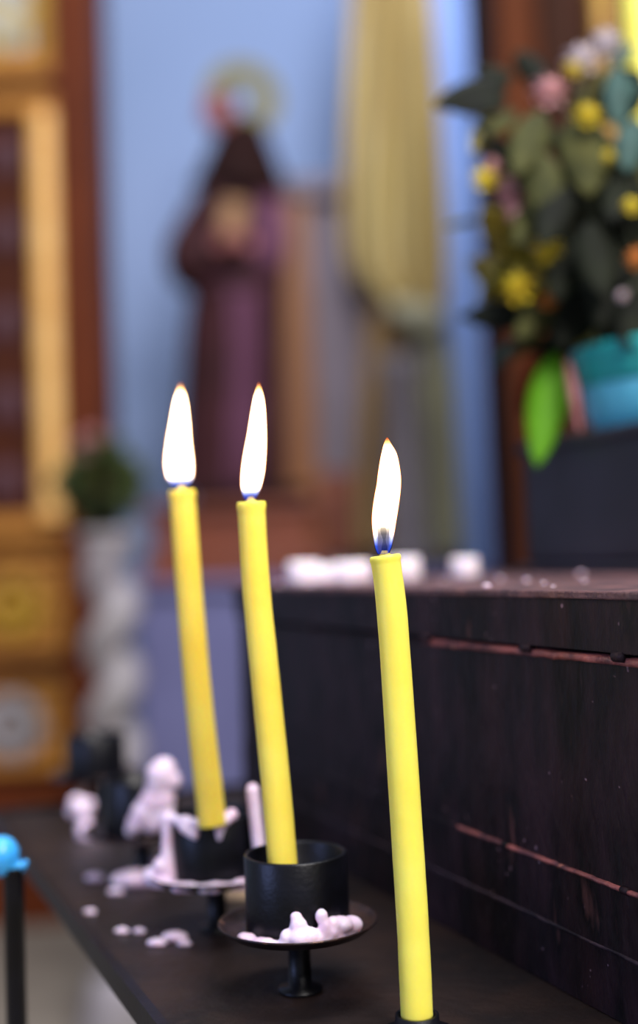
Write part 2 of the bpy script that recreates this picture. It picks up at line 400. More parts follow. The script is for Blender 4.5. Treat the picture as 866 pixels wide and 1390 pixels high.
def statue():
    Y = 3.85
    k = Y/F*1.0
    def P(x, y, dy=0): return at(x, y, Y+dy)
    base = P(318, 682); zb = zp
    root = empty('monk_statue', (base.x, Y, zb), 'statue of a brown-robed monk with ring halo, standing on the orange pedestal', 'statue')
    # robe body : one continuous figure
    prof = [(672,244,386),(650,248,386),(560,250,384),(480,252,384),(410,258,386),(370,264,388),(320,270,386),(280,286,380),(250,294,374),(222,304,366),(200,316,360),(188,324,356),(176,322,344),(165,312,334)]
    pts = []; rad = []
    for y, l, r in resample(prof, 60):
        c = P((l+r)/2, y); pts.append((c.x, c.y, c.z)); w = (r-l)/2*k; rad.append((w, w*.72))
    pts[0] = (pts[0][0], pts[0][1], zb+.03)
    bm = bmesh.new()
    sweep(bm, pts, rad, 64, wob=lambda a, t: 1 + (.055*math.sin(a*9+2*math.sin(t*4))+.03*math.sin(a*17))*max(0, 1-t*1.7))
    build('robe_body', bm, M_robe, root)
    # strip down the robe front, its highlight put into the mauve colour
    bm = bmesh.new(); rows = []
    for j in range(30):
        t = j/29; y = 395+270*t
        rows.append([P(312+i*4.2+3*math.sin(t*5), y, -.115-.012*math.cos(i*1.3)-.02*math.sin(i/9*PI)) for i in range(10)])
    grid_sheet(bm, rows); solid(build('lit_scapular', bm, M_robel, root), .01)
    # sleeves : wide hanging, bent towards the breast
    for (q, d, m) in (([(332,215,24),(294,270,28),(258,335,29),(258,352,29),(282,345,23),(304,335,15)], -.09, M_robe),
                      ([(348,225,22),(362,280,24),(368,335,24),(360,350,26),(350,338,20),(334,328,14)], -.06, M_robel)):  # right sleeve paler: its highlight is painted into the robe colour
        bm = bmesh.new(); rs = resample(q, 30)
        sweep(bm, [P(a, b, d*min(1, i/12)) for i, (a, b, c) in enumerate(rs)], [(c*k, c*k*.8) for a, b, c in rs], 24,
              wob=lambda a, t: 1+.06*math.sin(a*6+t*8))
        build('sleeve', bm, m, root)
    # hanging sleeve cuff of the near arm
    bm = bmesh.new(); q = resample([(256,330,20),(244,352,20),(250,376,17),(270,392,10)], 16)
    sweep(bm, [P(a, b, -.08) for a, b, c in q], [(c*k, c*k*.7) for a, b, c in q], 20); build('sleeve_cuff', bm, M_hood, root)
    # hood and shoulders cape
    bm = bmesh.new(); q = resample([(166,312,352),(180,300,362),(198,290,368),(222,280,376),(246,270,384),(262,264,386)], 24)
    sweep(bm, [P((l+r)/2, y, -.01) for y, l, r in q], [((r-l)/2*k*1.06, (r-l)/2*k*.82) for y, l, r in q], 40,
          wob=lambda a, t: 1+.04*math.sin(a*7)*t)
    build('hood', bm, M_hood, root)
    # head in three quarter profile facing left
    c = P(297, 152, -.03); bm = bmesh.new()
    vs = ball(bm, (0,0,0), .058, 32, (.92, .82, 1.15))
    for v in vs:
        x, y, z = v.co
        if x < -.03:
            v.co.x -= .016*math.exp(-((z+.004)/.013)**2 - (y/.012)**2)     # nose
            v.co.x += .006*math.exp(-((z-.014)/.009)**2 - ((abs(y)-.018)/.010)**2)   # eye sockets
            v.co.x += .003*math.exp(-((z+.026)/.004)**2 - (y/.016)**2)     # mouth
            v.co.x -= .006*math.exp(-((z+.048)/.012)**2 - (y/.014)**2)     # chin
    rot = Matrix.Rotation(math.radians(28), 3, 'Z') @ Matrix.Rotation(math.radians(-14), 3, 'Y')
    for v in vs: v.co = rot @ v.co + c
    hd = build('head', bm, M_skin, root)
    for s in (-1, 1):
        bm = bmesh.new(); ball(bm, rot @ Vector((-.046, s*.019, .013)) + c, .006, 10); build('eye', bm, M_hair, hd)
        bm = bmesh.new(); ball(bm, rot @ Vector((.004, s*.047, 0)) + c, .013, 10, (1, .4, 1.3)); build('ear', bm, M_skin, hd)
    bm = bmesh.new(); n = 40
    for i in range(n):
        a = 2*PI*i/n
        if abs(math.cos(a)+.9) < .15 and abs(math.sin(a)) < .5: pass
        ball(bm, rot @ Vector((.012+.042*math.cos(a), .046*math.sin(a), .030+.008*math.cos(a))) + c, .013, 8)
    build('tonsured_hair', bm, M_hair, hd)
    # ring halo
    hc = P(329, 134, .05); bm = bmesh.new(); n = 64; ro, ri, th = 54*k, 22*k, .006
    tl = Matrix.Rotation(math.radians(12), 3, 'Z')
    rings = [[bm.verts.new(tl @ Vector((r*math.cos(2*PI*i/n), dy, r*math.sin(2*PI*i/n))) + hc) for i in range(n)] for r, dy in ((ri,-th),(ro,-th),(ro,th),(ri,th))]
    for j in range(4):
        A, B = rings[j], rings[(j+1)%4]
        for i in range(n): bm.faces.new((A[i], A[(i+1)%n], B[(i+1)%n], B[i]))
    build('ring_halo', bm, M_halo, root, smooth=False)
    # hands holding a gilt book upright at the breast
    bm = bmesh.new(); cc = P(316, 300, -.16)
    box(bm, (-.036, -.014, -.062), (.036, .014, .062))
    bmesh.ops.rotate(bm, verts=bm.verts, cent=(0,0,0), matrix=Matrix.Rotation(math.radians(10), 3, 'Y'))
    bmesh.ops.translate(bm, verts=bm.verts, vec=cc)
    bevel(build('gilt_book', bm, M_book, root, smooth=False), .006)
    for s, hx in ((-1, 300), (1, 336)):
        bm = bmesh.new(); pc = P(hx, 330, -.17); ball(bm, pc, .022, 14, (1, .6, 1.1))
        for f in range(4):
            b0 = pc + Vector((-s*.004, -.012, .014-.010*f)); ln = (.030,.034,.031,.025)[f]
            sweep(bm, [b0, b0+Vector((-s*ln*.5, -.008, .004)), b0+Vector((-s*ln, .002, .006))], [.0055,.005,.004], 8)
        b0 = pc + Vector((0, -.01, .018)); sweep(bm, [b0, b0+Vector((-s*.01, -.006, .016)), b0+Vector((-s*.018, -.004, .024))], [.006,.0055,.0045], 8)
        build('hand', bm, M_skin, root)
    bm = bmesh.new(); n = 40; wy = 392
    cpt = P(322, wy)
    ringp = [cpt + Vector((60*k*math.cos(2*PI*i/n), 44*k*math.sin(2*PI*i/n), .003*math.sin(9*i))) for i in range(n+1)]
    sweep(bm, ringp, .008, 8)
    sweep(bm, [P(346, wy, -.11), P(348, wy+60, -.12), P(350, wy+150, -.12)], .007, 8); ball(bm, P(350, wy+150, -.12), .012, 8)
    build('rope_belt', bm, M_robel, root)
    bm = bmesh.new(); box(bm, (P(244,0).x, Y-.15, zb), (P(392,0).x, Y+.15, zb+.045))
    bevel(build('foot_slab', bm, M_hood, root, smooth=False), .012)
statue()

# ---------------------------------------------------------------- twisted column with plant
def column():
    Y = 3.0
    c = at(152, 860, Y); ztop = at(148, 722, Y).z; k = Y/F
    root = empty('twisted_column', (c.x, Y, 0), 'white twisted plaster column standing left of the altar cloth', 'column')
    bm = bmesh.new(); n = 120; z0 = .16; z1 = ztop-.05
    pts, rad = [], []
    for i in range(n+1):
        t = i/n; a = t*2*PI*((z1-z0)/.17); r = .022
        pts.append((c.x + r*math.cos(a), Y + r*math.sin(a), z0+(z1-z0)*t)); rad.append(.048+.005*math.sin(a*1))
    sweep(bm, pts, rad, 28); build('shaft', bm, M_colw, root)
    bm = bmesh.new(); lathe(bm, [(.10,0),(.10,.05),(.085,.07),(.092,.1),(.075,.13),(.07,.165)], (c.x, Y, 0), 40); build('base', bm, M_colw, root)
    bm = bmesh.new(); lathe(bm, [(.05,-.06),(.06,-.045),(.058,-.03),(.078,-.015),(.078,0)], (c.x, Y, ztop), 40); build('capital', bm, M_colw, root)
    # plant on it
    pr = empty('potted_plant', (c.x-.01, Y, ztop), 'round dark green leafy plant on top of the white twisted column', 'plant')
    bm = bmesh.new(); lathe(bm, [(.035,0),(.05,.05),(.052,.055),(.045,.055),(.04,.04)], (c.x-.01, Y, ztop), 32); build('pot', bm, M_leafd, pr)
    bm = bmesh.new(); cc = at(137, 652, Y)
    for i in range(420):
        d = Vector((random.gauss(0,1), random.gauss(0,1), random.gauss(0,1))).normalized()
        p = cc + Vector((d.x*.082, d.y*.08, d.z*.088))*random.uniform(.35, 1)
        leaf(bm, p, d + Vector((0,0,.3)), random.uniform(.035,.055), random.uniform(.012,.02), random.random()*6, seg=3)
    solid(build('foliage', bm, M_bush, pr), .0012)
    bm = bmesh.new()
    for i in range(9):
        p = at(118+random.uniform(-20,22), 600+random.uniform(-12,16), Y-.05)
        flower(bm, p, Vector((random.uniform(-.4,.4), -1, .6)), .016)
    build('blossom', bm, M_pp, pr)

def leaf(bm, p, d, ln, w, roll=0., seg=6, droop=.25, cup=.2, face=None):
    """a pointed blade starting at p, growing along d"""
    d = Vector(d).normalized(); s = d.cross(Vector(face or (0,0,1)))
    if s.length < 1e-3: s = Vector((1,0,0))
    s.normalize(); s = Matrix.Rotation(roll, 3, d) @ s; n = s.cross(d).normalized()
    rows = []
    for j in range(seg+1):
        t = j/seg; ww = w*(math.sin(PI*min(1, t**.8))**.75 if 0 < t < 1 else .03)
        c = p + d*ln*t - Vector((0,0,1))*droop*ln*t*t
        rows.append([c - s*ww + n*cup*ww, c - s*ww*.5 + n*cup*.35*ww, c, c + s*ww*.5 + n*cup*.35*ww, c + s*ww + n*cup*ww])
    grid_sheet(bm, rows)
def flower(bm, p, d, r, petals=(8, 6), pw=.42):
    d = Vector(d).normalized(); s = d.cross(Vector((0,0,1)))
    if s.length < 1e-3: s = Vector((1,0,0))
    s.normalize()
    for ring, cnt in enumerate(petals):
        for i in range(cnt):
            a = 2*PI*i/cnt + ring*.3
            q = Matrix.Rotation(a, 3, d) @ s
            dd = q*(1-.35*ring) + d*(.25+.55*ring)
            leaf(bm, p, dd, r*(1-.25*ring), r*pw, 0, seg=4, droop=0, cup=.3)
column()

# ---------------------------------------------------------------- drape and grey column beside it
def curtain():
    Y = 4.05
    root = empty('gold_curtain', (at(535, 600, Y).x, Y, at(535, 750, Y).z), 'long golden satin curtain gathered by a pale knot, left of blue pillar', 'curtain')
    prof = [(-140,484,574),(0,478,586),(120,472,594),(250,468,602),(360,474,606),(418,520,602)]
    bm = bmesh.new(); rows = []
    for y, l, r in resample(prof, 50):
        rows.append([at(l+(r-l)*i/60, y, Y+.05*math.sin(i/60*PI*5+y*.003)+.006*math.sin(i*.9)) for i in range(61)])
    grid_sheet(bm, rows); solid(build('drape', bm, M_curt, root), .008)
    prof = [(430,560,604),(520,568,616),(620,570,622),(755,572,628)]
    bm = bmesh.new(); rows = []
    for y, l, r in resample(prof, 30):
        rows.append([at(l+(r-l)*i/30, y, Y+.03*math.sin(i/30*PI*5)) for i in range(31)])
    grid_sheet(bm, rows); solid(build('hanging_tail', bm, M_curt2, root), .008)
    bm = bmesh.new()
    for (x, y, r) in ((560,424,.05),(585,428,.045),(540,420,.035),(572,440,.04)): ball(bm, at(x, y, Y-.06), r, 16, (1.1,.8,.9))
    o = build('tieback_knot', bm, M_curt2, root); m = o.modifiers.new('melt','REMESH'); m.voxel_size = .008; m.use_smooth_shade = True
    bm = bmesh.new(); rows = []
    for y, l, r in resample([(420,500,545),(520,492,540),(640,486,540),(750,486,545)], 30):
        rows.append([at(l+(r-l)*i/30, y, Y+.03+.03*math.sin(i/30*PI*5)) for i in range(31)])
    grid_sheet(bm, rows); solid(build('drape', bm, mat('dull_satin', (168,138,92), (148,120,84), 3, .6), root), .008)
    p = at(542, 470, 3.8); q = at(542, 760, 3.8)
    bm = bmesh.new(); r = 28*3.8/F
    lathe(bm, [(r*1.35,-zt*0-.0),(r*1.35,.05),(r,.09),(r*.92,p.z-q.z-.08),(r*1.2,p.z-q.z-.04),(r*1.2,p.z-q.z)], (p.x, 3.80, zt), 40)
    build('grey_pedestal', bm, M_colg, label='round grey stone pedestal partly hidden behind the curtain tail', cat='pedestal')
curtain()

# ---------------------------------------------------------------- wooden cabinet on the right
def cabinet():
    Y = 2.6
    xl = at(692, 400, Y).x; xr = xl+1.1
    root = empty('wooden_cabinet', ((xl+xr)/2, Y+.2, 0), 'large brown wooden cabinet behind the flower arrangement', 'cabinet')
    bm = bmesh.new(); box(bm, (xl, Y+.03, 0), (xr, Y+.5, 2.9)); bevel(build('carcass', bm, M_cabd, root, smooth=False), .01)
    for a, b in ((xl, xl+.085), (xr-.1, xr)):
        bm = bmesh.new(); box(bm, (a, Y-.01, 0), (b, Y+.03, 2.9)); bevel(build('stile', bm, M_cab, root, smooth=False), .008)
    bm = bmesh.new(); box(bm, (xl+.095, Y+.01, .3), (xl+.20, Y+.035, 2.7)); bevel(build('door_panel', bm, M_cabd, root, smooth=False), .01)
    bm = bmesh.new(); box(bm, (xl+.208, Y-.02, .1), (xl+.245, Y+.03, 2.8)); bevel(build('gilded_strip', bm, M_goldy, root, smooth=False), .006)
    bm = bmesh.new(); box(bm, (xl, Y-.03, 0), (xr, Y+.03, .18)); bevel(build('base_board', bm, M_cab, root, smooth=False), .01)
cabinet()

# ---------------------------------------------------------------- iron candle tray
def tray():
    u0, u1, v0, v1 = -.42, .535, -.142, .42
    c = L(.1, .1, 0)
    root = empty('candle_table', (c.x, c.y, 0), 'dark iron candle table with a raised edge, strewn with wax scraps', 'table')
    bm = bmesh.new(); lbox(bm, u0, u1, v0, v1, TRAY-.005, TRAY)
    build('table_top', bm, M_tray, root, smooth=False)
    bm = bmesh.new()
    lbox(bm, u0, u1, v0-.004, v0, TRAY-.007, TRAY+.0030); lbox(bm, u0, u1, v1, v1+.004, TRAY-.007, TRAY+.0030)
    lbox(bm, u1, u1+.004, v0-.004, v1+.004, TRAY-.007, TRAY+.0030); lbox(bm, u0-.004, u0, v0-.004, v1+.004, TRAY-.007, TRAY+.0030)
    build('rim', bm, M_black, root, smooth=False)
    for u in (u0+.05, u1-.04):
        for v in (v0+.12, v1-.03):
            bm = bmesh.new(); lbox(bm, u-.012, u+.012, v-.012, v+.012, 0, TRAY-.005)
            bevel(build('leg', bm, M_black, root, smooth=False), .002)
tray()

# ---------------------------------------------------------------- big dark box on the tray
def iron_box():
    u0, u1, v1 = -.36, .432, .40
    c = L(.05, .2, 0)
    root = empty('iron_box', (c.x, c.y, TRAY), 'big dark rusty iron box with horizontal seams, right of the candles', 'metal box')
    z1 = CAMZ-.0376; z2 = CAMZ-.118; z3 = CAMZ-.141
    def panel(name, a, b, v, m):
        bm = bmesh.new(); n = 120
        # a slightly dented sheet with real thickness
        rows = []
        for j in range(9):
            z = a+(b-a)*j/8
            rows.append([L(u0+(u1-u0)*i/n, v + .0005*noise.noise(Vector((i*.18, z*60, v*50))), z) for i in range(n+1)])
        grid_sheet(bm, rows)
        back = [[L(u0, v+.012, a), L(u1, v+.012, a)], [L(u0, v+.012, b), L(u1, v+.012, b)]]
        grid_sheet(bm, back)
        return build(name, bm, m, root)
    bm = bmesh.new(); lbox(bm, u0, u1, .012, v1, TRAY+.0003, BOXTOP-.003); build('body', bm, M_rust, root, smooth=False)
    panel('upper_band', z1+.0012, BOXTOP-.002, -.0012, M_rust)
    panel('front_panel', z2+.0006, z1-.0008, .0012, M_rust)
    panel('lower_band', z3+.0006, z2-.0006, .0004, M_rust)
    panel('foot_band', TRAY+.0003, z3-.0006, .0012, M_rust)
    def strip(name, z, h, v, d, seed, u0=u0, u1=u1):
        bm = bmesh.new(); n = 160; rows = [[], [], [], [], []]
        for i in range(n+1):
            u = u0+(u1-u0)*i/n
            w = .0004*noise.noise(Vector((i*.35, seed, 0))) + .0003*noise.noise(Vector((i*1.3, seed, 4)))
            rows[0].append(L(u, v+d, z-h/2)); rows[1].append(L(u, v-.0004+w, z-h/2+w)); rows[2].append(L(u, v-.0008+w, z+w))
            rows[3].append(L(u, v-.0002+w, z+h/2+w)); rows[4].append(L(u, v+d, z+h/2))
        grid_sheet(bm, rows); build(name, bm, {'seam_lip': M_litlip, 'lower_seam': M_seam}.get(name, M_rust), root)
    strip('seam_lip', z1-.0018, .0028, .0002, .006, 1., u1=.165); strip('shaded_seam', z1-.0018, .0026, .0006, .006, 1., u0=.165)  # same lip in two colours: lit stretch pink, shaded stretch painted dark
    strip('seam_lip', z2, .0014, .0002, .006, 5., u1=.14); strip('shaded_seam', z2, .0014, .0006, .006, 5., u0=.14); strip('lower_seam', z3, .0014, .0006, .006, 9.)
    # hinge knuckles over the upper seam
    for u in (.015, .075, .16, .30, -.08):
        bm = bmesh.new(); sweep(bm, [L(u-.0030, -.0002, z1), L(u+.0030, -.0002, z1)], .0021, 12)
        build('hinge_knuckle', bm, M_rust, root)
    for u in (.02, .10, .22):
        bm = bmesh.new(); sweep(bm, [L(u-.002, .0004, z2), L(u+.002, .0004, z2)], .0014, 10)
        build('weld_spot', bm, M_rust, root)
    bm = bmesh.new(); n = 100
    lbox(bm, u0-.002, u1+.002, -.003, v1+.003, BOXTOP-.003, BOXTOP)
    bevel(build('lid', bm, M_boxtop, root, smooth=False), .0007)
iron_box()
# wax crumbs on the lid
for i in range(14):
    p = None
    u = random.uniform(-.02, .38); v = random.uniform(.01, .15); r = random.uniform(.0008, .0019)
    c = L(u, v, BOXTOP + r*.35)
    tag(blob('wax_crumb', [((0,0,0), r, (1.3,1,.7)), ((r*.8, r*.3, 0), r*.7, (1,1,.6))], M_drip, vox=.0005),
        'tiny pinkish wax crumb on the lid of the iron box', 'wax', 'wax crumbs on the box lid')
    bpy.context.scene.collection.objects[-1].location = c
# white wax speckles on the front panel stay in the metal's own relief

# white wax stubs standing on the lid
for (px, w, h, lab) in ((409, .0125, .0165, 'short white wax stub on the iron box lid, furthest left of the row'),
                        (436, .0085, .0135, 'small thin white wax stub on the box lid, second from the left'),
                        (474, .0150, .0150, 'wide white wax stub on the box lid, between second candle and right candle'),
                        (546, .0125, .0170, 'white wax stub just behind the tip of the right burning candle'),
                        (628, .0105, .0150, 'lone white wax stub on the box lid, nearest the flower stand')):
    d = ray(px, 700); s = .79
    c = Vector((d.x/d.y*s, s, BOXTOP))
    bm = bmesh.new()
    w *= .86; h *= .84
    lathe(bm, [(w*.98,0),(w,.002),(w*.97,h*.6),(w*.95,h-.001),(w*.86,h),(w*.7,h-.0025),(w*.1,h-.003)], tuple(c), 36, jitter=lambda a, z: 1+.04*math.sin(3*a+px)+.02*math.sin(7*a))
    o = build('wax_stub', bm, M_stub, loc=tuple(c), label=lab, cat='candle stub', group='white wax stubs on the box lid')
    bm = bmesh.new(); sweep(bm, [c+Vector((0,0,h-.003)), c+Vector((.0006,0,h+.001)), c+Vector((.0015,0,h+.004))], .0006, 8)
    build('wick', bm, M_wick, o)

# ---------------------------------------------------------------- black stand, pot, bouquet
zs = CAMZ+.070
c = L(.295, .255, BOXTOP)
root = empty('plant_stand', tuple(c), 'matt black metal block on the iron box, under the turquoise pot', 'stand')
bm = bmesh.new(); lbox(bm, .225, .36, .175, .335, BOXTOP+.004, zs-.004); bevel(build('block', bm, M_stand, root, smooth=False), .007, 4)
bm = bmesh.new(); lbox(bm, .221, .364, .171, .339, BOXTOP, BOXTOP+.006); bevel(build('foot_flange', bm, M_stand, root, smooth=False), .002)
bm = bmesh.new(); lbox(bm, .223, .362, .173, .337, zs-.008, zs); bevel(build('top_plate', bm, M_stand, root, smooth=False), .003, 3)

pc = L(.29, .25, zs)
root = empty('flower_pot', tuple(pc), 'glazed turquoise pot holding flowers, standing on the black block', 'pot')
bm = bmesh.new()
lathe(bm, [(.046,0),(.052,.002),(.057,.012),(.060,.030),(.060,.034),(.055,.034),(.050,.012),(.02,.008)], tuple(pc), 64)
build('bowl', bm, M_potl, root)
bm = bmesh.new()
lathe(bm, [(.0605,.030),(.062,.034),(.063,.045),(.0655,.050),(.065,.054),(.059,.054),(.056,.040),(.054,.032)], tuple(pc), 64)
build('rim_band', bm, M_pot, root)

def bouquet():
    root = empty('flower_bouquet', (pc.x, pc.y, pc.z+.03), 'bouquet of yellow and pink artificial flowers with dark leaves in the turquoise pot', 'flowers')
    core = pc + Vector((0, 0, .05))
    Y0 = pc.y
    def stem(p):
        bm = bmesh.new(); m = (core+p)/2 + Vector((random.uniform(-.01,.01), 0, .03))
        q = resample([tuple(core-Vector((0,0,.02))), tuple(m), tuple(p)], 12)
        sweep(bm, q, .0013, 8); return bm
    # big leaves (base px, tip px, depth, width px, material, roll)
    big = [((690,112),(588,140),.80,27,M_leafd,.5),((700,100),(640,92),.82,16,M_leafd,1.),((690,135),(620,150),.79,14,M_leafd,.6),
           ((668,152),(640,205),.80,16,M_leafy,.4),((700,150),(655,180),.80,16,M_leafo,.8),
           ((735,150),(700,235),.77,28,M_leafo,.3),((772,178),(720,190),.78,20,M_leafd,.9),
           ((790,150),(800,262),.76,36,M_leafo,.2),((730,205),(745,300),.76,28,M_leafo,.5),((770,250),(735,330),.75,26,M_leafd,.3),
           ((840,90),(838,172),.78,20,M_leaft,.2),((865,110),(822,150),.80,16,M_leaft,.4),((700,70),(745,118),.82,18,M_leafd,.3),
           ((740,260),(700,330),.77,24,M_leafo,.5),((720,310),(684,345),.79,18,M_leafy,.4),((730,330),(700,400),.78,22,M_leafy,.2),
           ((780,330),(752,405),.76,24,M_leafd,.2),((800,300),(820,400),.74,30,M_leafd,.1),((850,330),(812,440),.75,34,M_leafd,.3),
           ((760,400),(700,455),.78,24,M_leafo,.6),((745,420),(690,440),.80,18,M_leafd,.8),((800,400),(760,468),.77,28,M_leafd,.3),
           ((862,230),(828,300),.75,28,M_leafd,.2),((835,190),(870,280),.77,26,M_leafo,.2),((770,345),(725,350),.80,18,M_leafy,.5),
           ((880,380),(850,470),.74,34,M_leafd,.2),((820,430),(790,480),.78,24,M_leafy,.4),
           ((655,296),(600,306),.84,6,M_leafo,.9),((700,288),(655,300),.84,5,M_stem,.9),
           ((756,478),(728,628),.772,28,M_leafg,.15),((775,478),(750,584),.84,16,M_leafr,.2),((742,462),(706,560),.86,14,M_leafr,.2),
           ((770,486),(788,586),.756,7,M_pdull,.2),((706,460),(668,500),.84,10,M_leaft,.5),((740,455),(690,480),.84,12,M_leafo,.5),
           ((860,60),(826,90),.84,12,M_leaft,.5),((866,160),(850,230),.76,24,M_leaft,.2)]
    for (b, t, Y, w, m, roll) in big:
        B = at(*b, Y+.01); T = at(*t, Y-.01); d = T-B; ln = d.length
        bm = bmesh.new(); leaf(bm, B, d, ln, w*Y/F, roll*.5, seg=10, droop=.04, cup=.25, face=(0,1,0))
        # turn the blade towards the room
        lab = None
        if m is M_leafg: lab = 'broad bright green leaf drooping beside the pot'
        o = solid(build('leaf', bm, m, root, label=lab), .0006)
    for i in range(34):
        B = at(random.uniform(770, 900), random.uniform(250, 460), random.uniform(.79, .86))
        d = Vector((random.uniform(-1,1), random.uniform(-.3,.1), random.uniform(-.3,1)))
        bm = bmesh.new(); leaf(bm, B, d, random.uniform(.03,.05), random.uniform(.012,.018), random.uniform(-.5,.5), seg=8, face=(0,1,0))
        solid(build('leaf', bm, M_leafd, root), .0006)
    for i in range(14):
        B = at(random.uniform(700, 790), random.uniform(300, 430), random.uniform(.80, .86))
        d = Vector((random.uniform(-1,.2), random.uniform(-.3,.1), random.uniform(-.6,.8)))
        bm = bmesh.new(); leaf(bm, B, d, random.uniform(.025,.04), random.uniform(.008,.013), random.uniform(-.5,.5), seg=8, face=(0,1,0))
        solid(build('leaf', bm, M_leafy, root), .0006)
    for i in range(50):
        px = random.uniform(690, 900); py = random.uniform(150, 450)
        if px < 720 and py < 220: continue
        Y = random.uniform(.80, .90); B = at(px, py, Y)
        d = (B-core).normalized() + Vector((random.uniform(-.7,.7), random.uniform(-.6,.3), random.uniform(-.4,.6)))
        bm = bmesh.new(); leaf(bm, B, d, random.uniform(.035,.06), random.uniform(.012,.020), random.random()*3, seg=8)
        solid(build('leaf', bm, random.choice((M_leafd, M_leafd, M_leafo, M_leafd, M_leafy)), root), .0006)
    for (px, py, Y, r, m, lab) in ((790,85,.80,30,M_pw,'creamy white flower'),(822,62,.82,26,M_pw,'white flower at the top'),(745,128,.79,30,M_pp,'pale pink flower'),
            (797,160,.76,24,M_py,'yellow flower'),(778,96,.785,16,M_py,'yellow flower heart'),(656,246,.78,22,M_py,'yellow flower at the left'),
            (690,262,.785,24,M_pp,'pink flower'),(702,292,.78,18,M_pp,'pink flower'),(742,340,.77,24,M_py,'yellow flower'),(704,392,.77,28,M_py,'yellow flower'),
            (726,375,.775,18,M_leafy,None),(857,282,.735,16,M_py,'yellow flower'),(864,352,.735,18,M_po,'orange flower'),(845,402,.735,9,M_pw,'small lilac-white bud'),
            (670,225,.79,14,M_pp,None),(742,410,.78,16,M_po,'orange flower'),(826,212,.75,10,M_py,None)):
        p = at(px, py, Y)
        f = None
        bm = bmesh.new(); flower(bm, p, Vector((random.uniform(-.4,.2), -1, random.uniform(0,.5))), r*Y/F, (9,7,5))
        f = solid(build('flower', bm, m, root, label=lab), .0005)
        bm = bmesh.new(); ball(bm, p+Vector((0,-.002,0)), r*Y/F*.22, 10); build('flower_heart', bm, M_po if m is not M_py else M_leafy, f)
        build('stem', stem(p), M_stem, f)
    for q in ([(890,300),(820,255),(760,180)], [(900,330),(800,250),(756,205)], [(820,470),(770,330),(650,170)], [(830,470),(800,250),(815,150)]):
        bm = bmesh.new(); pp = resample([tuple(at(x, y, .75+.02*i)) for i, (x, y) in enumerate(q)], 24)
        sweep(bm, pp, .0028, 10); build('branch', bm, M_leafd, root)
bouquet()

# ---------------------------------------------------------------- candles
flames = []
def candle(name, cps, Y, dia, flame_outline, label, mat_=None, wick=True, tip=None, yb=None):
    """cps: centre line in the picture from foot to top"""
    q = resample([(x, y, yy) for x, y, yy in cps], 70)
    pts = [at(x, y, yy) for x, y, yy in q]
    base = pts[0]
    bm = bmesh.new(); rad = []
    for i, p in enumerate(pts):
        t = i/(len(pts)-1)
        r = dia/2*(1.03-.05*t) + .00012*noise.noise(Vector((t*14, dia*900, 0)))
        if t > .975: r += .00030
        rad.append(r)
    # melted top: rounded shoulder, shallow pool, cone round the wick
    up = (pts[-1]-pts[-3]).normalized(); R0 = rad[-1]
    for dz, f in ((.0006, .97), (.0009, .88), (.0007, .70), (.0006, .45), (.0016, .26), (.0028, .14)):
        pts.append(pts[70] + up*dz); rad.append(R0*f)
    sweep(bm, pts, rad, 32, wob=lambda a, t: 1+.012*math.sin(a*2+t*5)+.006*math.sin(a*5+t*17))
    o = build(name, bm, mat_ or M_wax, loc=tuple(base), label=label, cat='candle')
    top = pts[70]
    if flame_outline:
        bm = bmesh.new(); w0 = top + up*.0022
        wt = at(*tip, Y) if tip else w0 + up*.006
        mid = (w0+wt)/2 + Vector((.0003,0,0))
        sweep(bm, resample([tuple(w0), tuple(mid), tuple(wt)], 12), [.0008+.0003*math.sin(j) for j in range(13)], 12)
        build('wick', bm, M_wick, o, label='charred black wick')
        q = resample(flame_outline, 48)
        fp = [at((l+r)/2, y, Y) for y, l, r in q]; fr = [max(.00008, (r-l)/2*Y/F) for y, l, r in q]
        bm = bmesh.new(); sweep(bm, fp, fr, 36)
        f = build('flame', bm, M_flame_h if yb else M_flame, o, label='burning flame, white with a blue foot')
    return o
candle('beeswax_candle', [(566,1379,.44),(563,1310,.44),(557,1202,.44),(545,1017,.44),(532,832,.44),(523,757,.44)], .44, .0108,
       [(752,512,528),(745,509,531),(738,507.5,533),(722.5,505.6,535.7),(706.6,504.5,538),(691,505.6,540.5),(675,508,542.8),(659,511,544.4),(643,512.8,544),(619.6,516.5,539.7),(604,520,532),(594,524.5,526.5)],
       'tall yellow beeswax candle burning in sharp focus, rightmost of the three', tip=(518.5,708), yb=1)
candle('beeswax_candle', [(386,1205,.486),(383,1165,.486),(374,1060,.485),(361,930,.484),(348,800,.483),(341,684,.482)], .482, .0110,
       [(680,333,345),(675,330,348),(668.6,328,351),(657,326.7,355),(638.6,327.5,359),(615,331,361),(592,335.5,361.5),(558,341,360),(540,344.5,357.5),(528,348,354.5),(519,351,351.6)],
       'yellow beeswax candle burning in the clean black cup with shiny saucer', tip=(340,672), mat_=M_wax2)
candle('beeswax_candle', [(288,1120,.555),(285,1088,.555),(275,1000,.553),(265,900,.551),(256,790,.549),(247,668,.547)], .547, .0118,
       [(662,238,254),(658,233,258),(650,228,261.5),(640,225,262.5),(625,223.5,262),(600,226.5,259),(575,231,257),(550,235.5,254),(537,239,251),(528,242,248),(520,244.6,245.4)],
       'yellow beeswax candle burning in the wax-covered cup, leftmost of the three', tip=(246,655), mat_=M_wax3)
# small socket under the sharp candle
c = at(566, 1379, .44); c = Vector((c.x, c.y, TRAY))
root = empty('candle_socket', tuple(c), 'low dark iron socket carrying the rightmost burning candle', 'candle holder')
bm = bmesh.new(); lathe(bm, [(.014,0),(.014,.0015),(.008,.002),(.0075,.008),(.0064,.008),(.0064,.002),(.001,.002)], tuple(c), 36)
build('socket', bm, M_black, root)

